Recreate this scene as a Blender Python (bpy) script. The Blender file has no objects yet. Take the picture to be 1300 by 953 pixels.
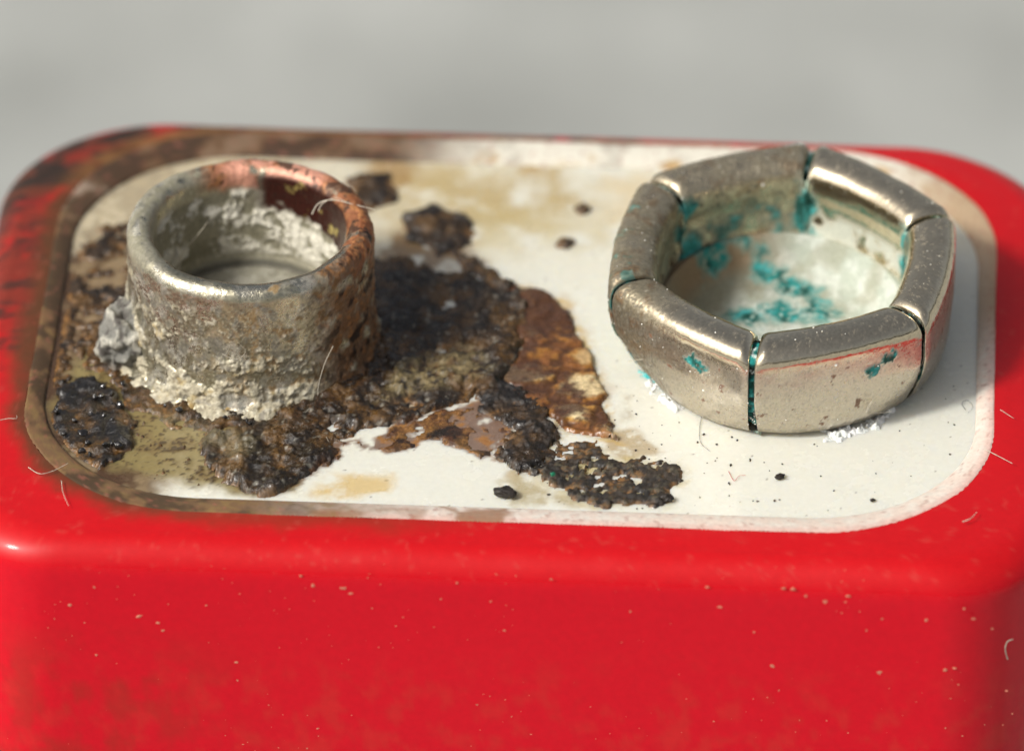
import bpy, bmesh, math, random
import numpy as np
from mathutils import Vector, Matrix

random.seed(7)
RNG = np.random.default_rng(7)
SC = bpy.context.scene
SC.unit_settings.system = 'METRIC'
SC.unit_settings.scale_length = 0.001          # one unit is one millimetre
COL = SC.collection

# ------------------------------------------------------------------ camera
PIT, PSI, DIST, FPX = math.radians(35), math.radians(3.2), 200.0, 10644.2
TGT = np.array([0.0, -1.43, 0.0])
CB = np.array([math.cos(PIT)*math.sin(PSI), -math.cos(PIT)*math.cos(PSI), math.sin(PIT)])
CPOS = TGT + DIST*CB
FW = -CB
RT = np.cross(FW, [0, 0, 1]); RT /= np.linalg.norm(RT)
UP = np.cross(RT, FW)
cam_d = bpy.data.cameras.new('camera')
cam = bpy.data.objects.new('camera', cam_d)
COL.objects.link(cam)
cam.matrix_world = Matrix(((RT[0], UP[0], CB[0], CPOS[0]), (RT[1], UP[1], CB[1], CPOS[1]),
                           (RT[2], UP[2], CB[2], CPOS[2]), (0, 0, 0, 1)))
cam_d.sensor_width = 36
cam_d.lens = FPX/1300*36
cam_d.clip_start = 1
cam_d.clip_end = 20000
cam_d.dof.use_dof = True
cam_d.dof.focus_distance = DIST - 2.3
cam_d.dof.aperture_fstop = cam_d.lens*1e-3/4.6          # a 4.6 mm wide aperture
SC.camera = cam

# ------------------------------------------------------------------ light
SUN_AZ, SUN_EL = math.radians(-149), math.radians(44)
w = bpy.data.worlds.new('World'); SC.world = w; w.use_nodes = True
nt = w.node_tree
sky = nt.nodes.new('ShaderNodeTexSky'); sky.sky_type = 'NISHITA'; sky.sun_disc = False
sky.sun_elevation = SUN_EL
sky.sun_rotation = math.radians(90) - SUN_AZ
sky.air_density = 1.0; sky.dust_density = 6.0; sky.ozone_density = 0.3
bg = nt.nodes['Background']; bg.inputs['Strength'].default_value = 0.11
hs = nt.nodes.new('ShaderNodeHueSaturation'); hs.inputs['Saturation'].default_value = .4      # a thin white haze over the blue
nt.links.new(sky.outputs[0], hs.inputs['Color']); nt.links.new(hs.outputs[0], bg.inputs['Color'])
sd = bpy.data.lights.new('sun', 'SUN'); sd.energy = 3.05; sd.angle = math.radians(8); sd.color = (1, .975, .92)
so = bpy.data.objects.new('sun', sd); COL.objects.link(so)
LD = Vector((math.cos(SUN_EL)*math.cos(SUN_AZ), math.cos(SUN_EL)*math.sin(SUN_AZ), math.sin(SUN_EL)))
so.rotation_euler = LD.to_track_quat('Z', 'Y').to_euler(); so.location = LD*120
SC.view_settings.view_transform = 'Standard'; SC.view_settings.look = 'None'
SC.view_settings.exposure = -0.06; SC.view_settings.gamma = 1.0; SC.view_settings.use_curve_mapping = False

# ------------------------------------------------------------------ numeric helpers
def ray(px, py):
    d = FW*FPX + RT*(px-650) - UP*(py-476.5)
    return d/np.linalg.norm(d)

def at(px, py, z):                             # the point of the plane z that shows at px, py
    d = ray(px, py); t = (z-CPOS[2])/d[2]
    return CPOS + t*d

def at_y(px, py, y):
    d = ray(px, py); t = (y-CPOS[1])/d[1]
    return CPOS + t*d

def at_cyl(px, py, c, r):                      # near side of an upright cylinder
    d = ray(px, py); o = CPOS[:2]-np.array(c)
    a = d[:2]@d[:2]; b = 2*o@d[:2]; k = o@o-r*r
    q = max(b*b-4*a*k, 0)
    return CPOS + d*((-b-math.sqrt(q))/(2*a))

GR = RNG.normal(size=(256, 3)); GR /= np.linalg.norm(GR, axis=1)[:, None]
PERM = RNG.permutation(256)

def perlin(P):
    I = np.floor(P).astype(np.int64); F = P-I
    U = F*F*F*(F*(F*6-15)+10)
    res = 0
    for dx in (0, 1):
        hx = PERM[(I[:, 0]+dx) & 255]; wx = U[:, 0] if dx else 1-U[:, 0]
        for dy in (0, 1):
            hy = PERM[(hx+I[:, 1]+dy) & 255]; wy = U[:, 1] if dy else 1-U[:, 1]
            for dz in (0, 1):
                h = PERM[(hy+I[:, 2]+dz) & 255]; wz = U[:, 2] if dz else 1-U[:, 2]
                g = GR[h]
                res = res + wx*wy*wz*(g[:, 0]*(F[:, 0]-dx)+g[:, 1]*(F[:, 1]-dy)+g[:, 2]*(F[:, 2]-dz))
    return res*1.5

def fbm(P, f=1.0, o=4, seed=0.0, gain=.55):
    Q = np.asarray(P, float)
    if Q.shape[1] == 2: Q = np.c_[Q, np.zeros(len(Q))]
    Q = Q*f + np.array([seed*17.3+.37, seed*5.1+.71, seed*9.7+.13])
    a, s, r = 1.0, 0, 0
    for k in range(o):
        r = r + a*perlin(Q); s += a; a *= gain; Q = Q*2.03+3.17
    return r/s*1.35

def rnd2(ix, iy, k):
    h = (ix*374761393 + iy*668265263 + k*2147483647*3) & 0xffffffff
    h = ((h ^ (h >> 13))*1274126177) & 0xffffffff
    h = ((h ^ (h >> 16))*2246822519) & 0xffffffff
    return ((h ^ (h >> 15)) & 0xffff)/65535.0

def worley(P, f=1.0, seed=0):                  # F1, F2, random per cell
    Q = P[:, :2]*f; I = np.floor(Q).astype(np.int64)
    f1 = np.full(len(Q), 9.); f2 = f1.copy(); idv = np.zeros(len(Q))
    for dx in (-1, 0, 1):
        for dy in (-1, 0, 1):
            cx, cy = I[:, 0]+dx, I[:, 1]+dy
            d = np.hypot(cx+rnd2(cx, cy, 1+seed*7)-Q[:, 0], cy+rnd2(cx, cy, 2+seed*7)-Q[:, 1])
            r = rnd2(cx, cy, 3+seed*7)
            n = d < f1
            f2 = np.where(n, f1, np.minimum(f2, d)); idv = np.where(n, r, idv); f1 = np.where(n, d, f1)
    return f1, f2, idv

def sst(a, b, x):
    t = np.clip((x-a)/(b-a), 0, 1)
    return t*t*(3-2*t)

def sdf(P, poly):
    poly = np.asarray(poly, float); d = np.full(len(P), 1e9); s = np.ones(len(P))
    for i in range(len(poly)):
        a, b = poly[i-1], poly[i]
        e = b-a; v = P[:, :2]-a
        t = np.clip((v@e)/(e@e), 0, 1)
        d = np.minimum(d, ((v-t[:, None]*e)**2).sum(1))
        c1 = P[:, 1] >= a[1]; c2 = P[:, 1] < b[1]; c3 = e[0]*v[:, 1] > e[1]*v[:, 0]
        s = np.where((c1 & c2 & c3) | (~c1 & ~c2 & ~c3), -s, s)
    return s*np.sqrt(d)

def mix(C, col, m):
    m = np.clip(m, 0, 1)[:, None]
    return C*(1-m) + np.asarray(col)*m

def mixs(A, v, m):
    m = np.clip(m, 0, 1)
    return A*(1-m) + v*m

def rrect(P, hx, y0, y1, R):                   # signed distance of a rounded rectangle
    cy = (y0+y1)/2; hy = (y1-y0)/2
    q = np.abs(P[:, :2]-np.array([0, cy])) - np.array([hx-R, hy-R])
    return np.hypot(np.maximum(q[:, 0], 0), np.maximum(q[:, 1], 0)) + np.minimum(np.maximum(q[:, 0], q[:, 1]), 0) - R

def band(az, a0, a1, soft):                    # cyclic window in degrees
    mid = (a0+a1)/2; h = (a1-a0)/2
    d = np.abs((az-mid+180) % 360 - 180)
    return sst(h+soft, h-soft, d)

# ------------------------------------------------------------------ mesh helpers
def link(name, me, mat, parent=None):
    o = bpy.data.objects.new(name, me); COL.objects.link(o)
    if mat: me.materials.append(mat)
    if parent: o.parent = parent
    return o

def npmesh(name, V, F, mat, parent=None, col=None, rough=None, metal=None, smooth=True):
    F = np.asarray(F, np.int32)
    me = bpy.data.meshes.new(name); k = F.shape[1]
    me.vertices.add(len(V)); me.vertices.foreach_set('co', np.asarray(V, np.float32).ravel())
    me.loops.add(F.size); me.loops.foreach_set('vertex_index', F.ravel())
    me.polygons.add(len(F)); me.polygons.foreach_set('loop_start', np.arange(0, F.size, k, dtype=np.int32))
    me.polygons.foreach_set('use_smooth', np.full(len(F), smooth))
    me.update(calc_edges=True)
    if col is not None:
        a = me.attributes.new('tint', 'FLOAT_COLOR', 'POINT')
        a.data.foreach_set('color', np.c_[np.clip(col, 0, 1), np.ones(len(V))].astype(np.float32).ravel())
    for nm, arr in (('rough', rough), ('metal', metal)):
        if arr is not None:
            a = me.attributes.new(nm, 'FLOAT', 'POINT')
            a.data.foreach_set('value', np.clip(arr, 0, 1).astype(np.float32))
    return link(name, me, mat, parent)

def gridfaces(n, m, wrap=False):
    i = np.arange(n if wrap else n-1)[:, None]; j = np.arange(m-1)[None, :]
    a = i*m+j; b = ((i+1) % n)*m+j
    return np.stack([a, b, b+1, a+1], -1).reshape(-1, 4)

def tube(name, pts, r, mat, parent=None, sides=6, rend=None):
    P = np.asarray(pts, float); out = []
    n = len(P)
    for i in range(n-1):                        # Catmull-Rom
        p0, p1, p2, p3 = P[max(i-1, 0)], P[i], P[i+1], P[min(i+2, n-1)]
        for t in np.linspace(0, 1, 7)[:-1]:
            out.append(.5*((2*p1)+(-p0+p2)*t+(2*p0-5*p1+4*p2-p3)*t*t+(-p0+3*p1-3*p2+p3)*t**3))
    out.append(P[-1]); Q = np.array(out)
    T = np.gradient(Q, axis=0); T /= np.linalg.norm(T, axis=1)[:, None]+1e-9
    N = np.cross(T, [0.31, 0.2, .93]); N /= np.linalg.norm(N, axis=1)[:, None]+1e-9
    B = np.cross(T, N)
    rr = np.linspace(r, r if rend is None else rend, len(Q))*(1+.15*np.sin(np.arange(len(Q))*1.7))
    a = np.arange(sides)*2*math.pi/sides
    V = (Q[None] + rr[None, :, None]*(np.cos(a)[:, None, None]*N[None]+np.sin(a)[:, None, None]*B[None]))
    return npmesh(name, V.reshape(-1, 3), gridfaces(sides, len(Q), True), mat, parent)

def ico(sub=2):
    bm = bmesh.new(); bmesh.ops.create_icosphere(bm, subdivisions=sub, radius=1)
    V = np.array([v.co[:] for v in bm.verts]); F = np.array([[v.index for v in f.verts] for f in bm.faces])
    bm.free(); return V, F

ICO = {k: ico(k) for k in (1, 2, 3, 5)}

def lump(name, c, s, mat, parent=None, sub=3, f=1.5, amp=.35, seed=1, col=None, flat=True):
    V, F = ICO[sub]
    n = fbm(V, f, 4, seed)
    W = V*(1+amp*n)[:, None]*np.asarray(s)+np.asarray(c)
    C = None if col is None else col(V, n)
    k = len(W)
    return npmesh(name, W, F, mat, parent, C, None if C is None else np.full(k, .85), None if C is None else np.zeros(k), not flat)

# ------------------------------------------------------------------ materials
def surf(name, fine=10, bump=.3, dist=.03, tint=.25, spec=.5, sss=0, coat=0, attr=True, base=(.5, .5, .5), rough=.5,
         metal=0., rvar=.3):
    m = bpy.data.materials.new(name); m.use_nodes = True
    n, l = m.node_tree.nodes, m.node_tree.links
    b = n['Principled BSDF']
    tc = n.new('ShaderNodeTexCoord')
    nz = n.new('ShaderNodeTexNoise'); nz.inputs['Scale'].default_value = fine; nz.inputs['Detail'].default_value = 5
    nz.inputs['Roughness'].default_value = .65
    l.new(tc.outputs['Object'], nz.inputs['Vector'])
    if attr:
        at_ = n.new('ShaderNodeAttribute'); at_.attribute_name = 'tint'; src = at_.outputs['Color']
        r_ = n.new('ShaderNodeAttribute'); r_.attribute_name = 'rough'
        m_ = n.new('ShaderNodeAttribute'); m_.attribute_name = 'metal'
        l.new(m_.outputs['Fac'], b.inputs['Metallic'])
        ra = n.new('ShaderNodeMath'); ra.operation = 'MULTIPLY_ADD'; ra.inputs[1].default_value = rvar
        ra2 = n.new('ShaderNodeMath'); ra2.operation = 'SUBTRACT'; ra2.inputs[1].default_value = rvar/2; ra2.use_clamp = True
        l.new(nz.outputs['Fac'], ra.inputs[0]); l.new(r_.outputs['Fac'], ra.inputs[2])
        l.new(ra.outputs[0], ra2.inputs[0]); l.new(ra2.outputs[0], b.inputs['Roughness'])
    else:
        rgb = n.new('ShaderNodeRGB'); rgb.outputs[0].default_value = (*base, 1); src = rgb.outputs[0]
        b.inputs['Roughness'].default_value = rough; b.inputs['Metallic'].default_value = metal
    mr = n.new('ShaderNodeMapRange')
    mr.inputs['From Min'].default_value = .3; mr.inputs['From Max'].default_value = .7
    mr.inputs['To Min'].default_value = 1-tint; mr.inputs['To Max'].default_value = 1+tint
    l.new(nz.outputs['Fac'], mr.inputs['Value'])
    mx = n.new('ShaderNodeVectorMath'); mx.operation = 'SCALE'
    l.new(src, mx.inputs[0]); l.new(mr.outputs[0], mx.inputs['Scale'])
    l.new(mx.outputs[0], b.inputs['Base Color'])
    bp = n.new('ShaderNodeBump'); bp.inputs['Strength'].default_value = bump; bp.inputs['Distance'].default_value = dist
    l.new(nz.outputs['Fac'], bp.inputs['Height']); l.new(bp.outputs[0], b.inputs['Normal'])
    b.inputs['Specular IOR Level'].default_value = spec
    if coat:
        b.inputs['Coat Weight'].default_value = coat; b.inputs['Coat Roughness'].default_value = .12
    if sss:
        b.inputs['Subsurface Weight'].default_value = sss; b.inputs['Subsurface Scale'].default_value = .35
        b.inputs['Subsurface Radius'].default_value = (1, .85, .6)
    return m

M_plate = surf('white plastic with stains', 7, .03, .01, .04, .5, sss=.7, rvar=.05)
M_case = surf('red printed steel', 5, .03, .008, .05, .24, rvar=.05, coat=.15)
M_film = surf('clear film edge', 9, .25, .02, .12, .5)
M_crust = surf('battery leak crust', 16, .75, .045, .45, .6, coat=.2)
M_amber = surf('amber resin scale', 9, .35, .03, .3, .6, sss=.25)
M_stud = surf('corroded nickel', 11, .5, .035, .25, .5)
M_socket = surf('nickel plate', 13, .10, .012, .14, .5)
M_salt = surf('salt deposit', 15, .8, .05, .2, .3)
M_fibre = surf('pale fibre', 20, 0, .01, .1, .4, attr=False, base=(.55, .5, .4), rough=.6)
M_dkfib = surf('dark fibre', 20, 0, .01, .1, .4, attr=False, base=(.05, .04, .045), rough=.6)
M_rdfib = surf('pink fibre', 20, 0, .01, .1, .4, attr=False, base=(.55, .12, .1), rough=.6)
M_flake = surf('dark flake', 18, .6, .03, .4, .5, attr=False, base=(.02, .014, .01), rough=.5)
M_dust = surf('pale dust', 18, .3, .02, .2, .3, attr=False, base=(.60, .20, .13), rough=.9)
M_grit = surf('white grit', 18, .3, .02, .15, .3, attr=False, base=(.75, .74, .68), rough=.8)
M_teal = surf('verdigris', 15, .7, .04, .3, .3)

# ------------------------------------------------------------------ ground
gm = bpy.data.materials.new('grey concrete'); gm.use_nodes = True
n, l = gm.node_tree.nodes, gm.node_tree.links
tc = n.new('ShaderNodeTexCoord')
n1 = n.new('ShaderNodeTexNoise'); n1.inputs['Scale'].default_value = .085; n1.inputs['Detail'].default_value = 4
n2 = n.new('ShaderNodeTexNoise'); n2.inputs['Scale'].default_value = .6; n2.inputs['Detail'].default_value = 6
l.new(tc.outputs['Object'], n1.inputs['Vector']); l.new(tc.outputs['Object'], n2.inputs['Vector'])
cr = n.new('ShaderNodeValToRGB')
cr.color_ramp.elements[0].position = .32; cr.color_ramp.elements[0].color = (.27, .276, .256, 1)
cr.color_ramp.elements[1].position = .68; cr.color_ramp.elements[1].color = (.41, .418, .392, 1)
l.new(n1.outputs['Fac'], cr.inputs[0])
bp = n.new('ShaderNodeBump'); bp.inputs['Strength'].default_value = .5; bp.inputs['Distance'].default_value = .4
l.new(n2.outputs['Fac'], bp.inputs['Height'])
l.new(cr.outputs[0], n['Principled BSDF'].inputs['Base Color']); l.new(bp.outputs[0], n['Principled BSDF'].inputs['Normal'])
n['Principled BSDF'].inputs['Roughness'].default_value = .85
ZG = -46.0
g = npmesh('ground', [(-9000, -9000, ZG), (9000, -9000, ZG), (9000, 9000, ZG), (-9000, 9000, ZG)], [(0, 1, 2, 3)], gm, smooth=False)
g['kind'] = 'structure'; g['label'] = 'pale grey concrete surface out of focus behind the battery'

# ------------------------------------------------------------------ the battery
ZP = -0.27                                     # top of the white plate
bat = bpy.data.objects.new('battery', None); COL.objects.link(bat); bat.location = (0, 0, 0)
bat['label'] = 'red rectangular battery with leaking corroded metal terminals on its white top'
bat['category'] = 'battery'

def PX(pts, z=ZP):
    return [at(x, y, z)[:2] for x, y in pts]

def pmask(P, pts, soft=.08, warp=.15, wf=1.6, seed=0, z=ZP):
    Q = P[:, :2]
    if warp:
        Q = Q + warp*np.c_[fbm(Q, wf, 4, seed+.3), fbm(Q, wf, 4, seed+7.7)]
    return sst(soft, -soft, sdf(Q, PX(pts, z)))

# body: rounded rectangles from the outer wall in to the opening
def ring(hx, y0, y1, R, nc=64, nx=300, ny=150):
    Rb = R+min(1.0, max(0.0, (4.0-R)/1.2)); cy0, cy1 = y0+R, y1-Rb; cx = hx-R; cxb = hx-Rb; pts = []
    def arc(cx_, cy_, a0, R=R):
        for t in np.linspace(0, math.pi/2, nc, endpoint=False):
            pts.append((cx_+R*math.cos(a0+t), cy_+R*math.sin(a0+t)))
    def seg(a, b, k):
        for t in np.linspace(0, 1, k, endpoint=False): pts.append((a[0]+(b[0]-a[0])*t, a[1]+(b[1]-a[1])*t))
    seg((-cx, y0), (cx, y0), nx); arc(cx, cy0, -math.pi/2)
    seg((hx, cy0), (hx, cy1), ny); arc(cxb, cy1, 0, Rb)
    seg((cxb, y1), (-cxb, y1), nx); arc(-cxb, cy1, math.pi/2, Rb)
    seg((-hx, cy1), (-hx, cy0), ny); arc(-cx, cy0, math.pi)
    return np.array(pts)

BODY = (13.1, -8.75, 9.75, 2.8)
FILM = (11.5, -7.26, 8.85, 4.3)
OPEN = (11.1, -6.55, 8.05, 4.0)
lv = []                                        # (parameters, z)
for z in (-46, -45.7): lv.append((tuple(np.array(BODY)+np.array((-.3 if z < -45.8 else 0, .3 if z < -45.8 else 0, -.3 if z < -45.8 else 0, 0))), z))
for z in (-30, -16, -10) + tuple(np.arange(-8, -1.2, .17)) + (-1.12,): lv.append((BODY, z))
r0 = .8
for a in np.linspace(0, math.pi/2, 16):
    k = r0*(1-math.cos(a)); lv.append(((13.1-k, -8.75+k, 9.75-k, 2.8), -.95+r0*math.sin(a)))
top = np.array(lv[-1][0]); zt = lv[-1][1]
for t in np.linspace(0, 1, 18)[1:]:
    lv.append((tuple(top*(1-t)+np.array(FILM)*t), zt+.06*math.sin(t*math.pi/2)))
zt = lv[-1][1]
V = np.concatenate([np.c_[ring(*p), np.full(len(ring(*p)), z)] for p, z in lv])
nr = len(ring(*BODY)); k = len(lv)
V = V.reshape(k, nr, 3).transpose(1, 0, 2).reshape(-1, 3)
V[:, 2] += np.where(V[:, 2] > -1.2, .02*fbm(V[:, :2], .35, 2, 3), 0)
P = V
C = np.tile(np.array([.62, .0003, .012]), (len(V), 1)); Rg = np.full(len(V), .12)
up = sst(-1.0, -.45, V[:, 2])
C = mix(C, (.50, .006, .006), up*.7)          # the top of the can is duller, scuffed
Rg = mixs(Rg, .36, up)
ft = fbm(P, 1.3, 5, 21); fs = fbm(P*np.array([1, 2.2, 1]), .9, 5, 22)
stain = 0
for pts, s, amt in (
    ([(28, 212), (90, 203), (150, 188), (230, 178), (300, 163), (310, 184), (230, 208), (150, 232), (80, 236), (33, 234)], .25, .95),
    ([(92, 205), (108, 165), (160, 158), (145, 182), (118, 218)], .2, .8),
    ([(84, 300), (118, 228), (190, 200), (215, 222), (150, 268), (110, 310)], .3, 1.0),
    ([(38, 300), (92, 268), (100, 300), (62, 318)], .2, .75),
    ([(0, 395), (40, 360), (70, 330), (60, 410), (40, 470), (0, 440)], .4, .7),
    ([(230, 150), (530, 150), (530, 190), (230, 205)], .25, 1.0),
    ([(530, 155), (800, 165), (800, 185), (530, 182)], .2, .7),
    ([(1140, 270), (1190, 280), (1230, 330), (1222, 350), (1170, 300)], .3, .8)):
    stain = np.maximum(stain, amt*pmask(P, pts, s, .5, .9, 2, 0.0)*sst(-.55, .1, ft+.25))
allleft = sst(-7.5, -11.5, P[:, 0])*sst(-4, 1, P[:, 1])*sst(-.35, .35, .6*ft+.6*fbm(P, .5, 4, 25)+.02)*.75
backl = sst(1, -6, P[:, 0])*sst(5, 7.5, P[:, 1]-.3*np.minimum(P[:, 0]+8, 0))*sst(-.2, .08, fbm(P, .8, 5, 24))*.95
stain = np.clip(np.maximum.reduce([stain, allleft, backl]), 0, 1)*up
C = mix(C, (.085, .032, .016), stain)
C = mix(C, (.028, .02, .015), stain*sst(-.15, .15, fs))
nearfilm = sst(.75, .0, rrect(P, *FILM)+.35*ft)*up
left = sst(-3, -9.5, P[:, 0])
C = mix(C, (.10, .038, .014), nearfilm*left*.95); C = mix(C, (.22, .03, .012), nearfilm*sst(1, -4, P[:, 0])*(1-left)*.7)
C = mix(C, (.24, .12, .04), nearfilm*sst(5.5, 8, P[:, 1])*sst(9, 5, P[:, 0])*sst(-.4, .1, ft)*.85)
scuff = sst(.25, .55, fbm(P, 3.5, 4, 31))*up
C = mix(C, (.55, .13, .09), scuff*.15)
Rg = mixs(Rg, .65, stain); Rg = mixs(Rg, .5, scuff*.5)
# pale grime low on the front of the can
low = sst(-2.2, -4.5, V[:, 2])*sst(-.02, .4, fbm(V, 1.6, 5, 41))
C = mix(C, (.50, .06, .03), low*.2)
C = mix(C, (.36, .02, .012), sst(-4.5, -9, P[:, 0])*sst(-2, -4, V[:, 2])*sst(-.15, .3, fbm(V, .9, 5, 48))*.55)
Rg = np.clip(Rg+.06*sst(-.1, .4, fbm(V, .7, 4, 44)), 0, 1)
case = npmesh('casing', V, gridfaces(nr, k, True)[:, ::-1], M_case, bat, C, Rg, np.zeros(len(V)))

# translucent film edge with a toothed border over the red print
lv = []
for t in np.linspace(0, 1, 16):
    p = np.array(FILM)*(1-t)+np.array(OPEN)*t
    lv.append((p, zt+.012-.12*t*t))
lv.append((np.array(OPEN)-np.array((.03, -.03, .03, 0)), zt-.14)); lv.append((np.array(OPEN)-np.array((.04, -.04, .04, 0)), ZP-.1))
V = np.concatenate([np.c_[ring(*p), np.full(nr, z)] for p, z in lv]).reshape(len(lv), nr, 3).transpose(1, 0, 2)
tooth = (np.abs((np.arange(nr)*.55) % 1-.5)-.25)*.08
dirn = V[:, 0, :2]-V[:, 8, :2]; dirn /= np.linalg.norm(dirn, axis=1)[:, None]
V[:, 0, :2] += dirn*(tooth+.05*fbm(V[:, 0, :], .5, 3, 5))[:, None]
V[:, 0, 2] -= .014
V = V.reshape(-1, 3); P = V
ft = fbm(P, 1.1, 5, 51); fg = fbm(P, 3.5, 4, 52)
C = np.tile(np.array([.74, .62, .53]), (len(V), 1)); C = mix(C, (.75, .71, .63), sst(-.2, .4, fg)*.7)
rim = sst(.3, 0, -rrect(P, *FILM)); C = mix(C, (.62, .25, .2), rim*.45*sst(7, 4, P[:, 1]))
lf = np.maximum(sst(-1.5, -6.5, P[:, 0]+1.5*ft), sst(5.3, 7, P[:, 1])*sst(6.5, 1, P[:, 0])*.35*sst(0, .4, ft))
bkr = sst(4.5, 7.5, P[:, 1])
C = mix(C, (.72, .69, .58), bkr*.9)
br = np.array([.16, .078, .024])
C = mix(C, br, lf*(1-bkr)*.95); C = mix(C, (.25, .155, .055), lf*(1-bkr)*sst(-.1, .3, fg)*.7); C = mix(C, (.06, .034, .016), lf*sst(-.1, .25, ft+.25*sst(-2, 3, P[:, 1]))*.9)
C = mix(C, (.13, .062, .022), bkr*sst(-.5, -4, P[:, 0]+ft)*.92); C = mix(C, (.05, .027, .014), bkr*sst(-1.5, -4, P[:, 0])*sst(-.2, .2, ft)*.9)
C = mix(C, (.45, .26, .06), bkr*sst(-3, 0, P[:, 0])*sst(.12, .4, fbm(P, .8, 4, 57))*.8)
C = mix(C, (.40, .25, .12), sst(8.5, 10.5, P[:, 0]+.8*ft)*sst(-.5, 2.5, P[:, 1])*.8)
for pts, a in (([(560, 636), (645, 640), (640, 668), (585, 664)], .8), ([(395, 640), (470, 645), (450, 668), (400, 660)], .55), ([(480, 640), (540, 640), (540, 660)], .5)):
    C = mix(C, (.26, .11, .035), pmask(P, pts, .15, .4, 1.2, 3, 0)*a)
C = mix(C, (.35, .12, .08), sst(.28, .5, fbm(P, 5, 3, 58))*.5)
film = npmesh('film_rim', V, gridfaces(nr, len(lv), True)[:, ::-1], M_film, bat, C, np.full(len(V), .38)+.2*lf, np.zeros(len(V)))

# ------------------------------------------------------------------ stain and crust regions, in plate millimetres
SX, SY, SR = -6.35, 0.05, 2.95                 # stud axis
KX, KY = 6.36, 0.74                            # socket axis
MAIN = [(470, 330), (512, 326), (545, 345), (600, 352), (645, 362), (668, 395), (662, 430), (655, 465), (640, 492), (605, 506), (560, 520), (500, 534), (455, 546),
        (425, 562), (400, 590), (368, 624), (330, 629), (282, 612), (248, 575), (262, 552), (330, 540), (400, 515), (440, 470), (440, 400), (440, 340)]
TAR = [(72, 496), (104, 480), (140, 492), (172, 535), (166, 572), (128, 596), (92, 582), (66, 540)]
LEFT = [(52, 440), (66, 380), (95, 325), (128, 285), (175, 290), (170, 380), (125, 430), (112, 480), (78, 505), (55, 480)]
LINK = [(598, 500), (645, 486), (692, 520), (706, 560), (692, 592), (650, 600), (636, 576), (655, 545), (618, 530)]
CRUMB = [(630, 578), (665, 562), (700, 560), (748, 563), (775, 585), (803, 587), (863, 589), (867, 608), (850, 636), (812, 640), (766, 642), (735, 636), (701, 619), (674, 600)]
AMBER = [(645, 362), (690, 372), (722, 392), (742, 438), (762, 488), (770, 528), (784, 560), (752, 552), (722, 546), (690, 522), (652, 508), (640, 482), (662, 440)]
RUST = [(372, 615), (398, 585), (430, 560), (470, 556), (500, 538), (560, 520), (605, 508), (652, 536), (656, 584), (618, 583), (577, 565), (545, 558), (508, 576), (462, 574), (452, 560), (420, 585)]
BLOB = [(515, 282), (530, 268), (556, 264), (596, 286), (594, 312), (560, 322), (522, 309)]
BLOB2 = [(446, 226), (490, 222), (497, 252), (470, 268), (452, 258)]
TAIL = [(575, 322), (600, 330), (655, 366), (640, 370), (596, 348)]
OLIVE = [(92, 470), (62, 520), (88, 568), (150, 596), (230, 612), (300, 625), (372, 628), (396, 590), (380, 545), (300, 520), (150, 480), (110, 440)]

h = .042
gx = np.arange(-11.15, 11.16, h); gy = np.arange(-6.6, 8.13, h)
GX, GY = np.meshgrid(gx, gy, indexing='ij'); G = np.c_[GX.ravel(), GY.ravel()]
NX, NY = GX.shape
f_lo = fbm(G, .45, 3, 61); f_md = fbm(G, 1.4, 5, 62); f_hi = fbm(G, 4.5, 4, 63); f_vh = fbm(G, 9, 3, 64)
rs = np.hypot(G[:, 0]-SX, G[:, 1]-SY); azs = np.degrees(np.arctan2(G[:, 1]-SY, G[:, 0]-SX))
m_main = pmask(G, MAIN, .12, .35, 1.8, 1)
m_tar = pmask(G, TAR, .10, .35, 1.6, 2)
m_left = pmask(G, LEFT, .15, .4, 1.4, 3)*sst(-.26, -.04, f_md+.10)
m_link = pmask(G, LINK, .1, .3, 2.2, 4)
m_crumb = pmask(G, CRUMB, .15, .45, 2.0, 5)*sst(-.42, -.2, fbm(G, 2.6, 5, 66))
m_amber = pmask(G, AMBER, .08, .25, 1.6, 6)
m_rust = pmask(G, RUST, .10, .35, 1.8, 7)
m_blob = np.maximum(np.maximum(pmask(G, BLOB, .12, .3, 1.4, 8), pmask(G, BLOB2, .25, .3, 1.5, 9)), pmask(G, TAIL, .1, .2, 2, 10))
for cx, cy, r in ((740, 267, .17), (717, 311, .2)):
    p = at(cx, cy, ZP); m_blob = np.maximum(m_blob, sst(r+.08, r-.08, np.hypot(G[:, 0]-p[0], G[:, 1]-p[1])+.25*f_md))
m_ring = sst(3.95, 3.65, rs+.6*f_md)*sst(2.9, 3.0, rs)*band(azs, -185, -20, 8)
m_olive = pmask(G, OLIVE, .25, .4, 1.0, 11)
arc = np.exp(-((np.hypot(G[:, 0]+6.0, (G[:, 1]-.2)*1.12)-6.15+.25*f_md)/.13)**2)*band(np.degrees(np.arctan2(G[:, 1], G[:, 0]+6)), -50, 2, 6)

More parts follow.
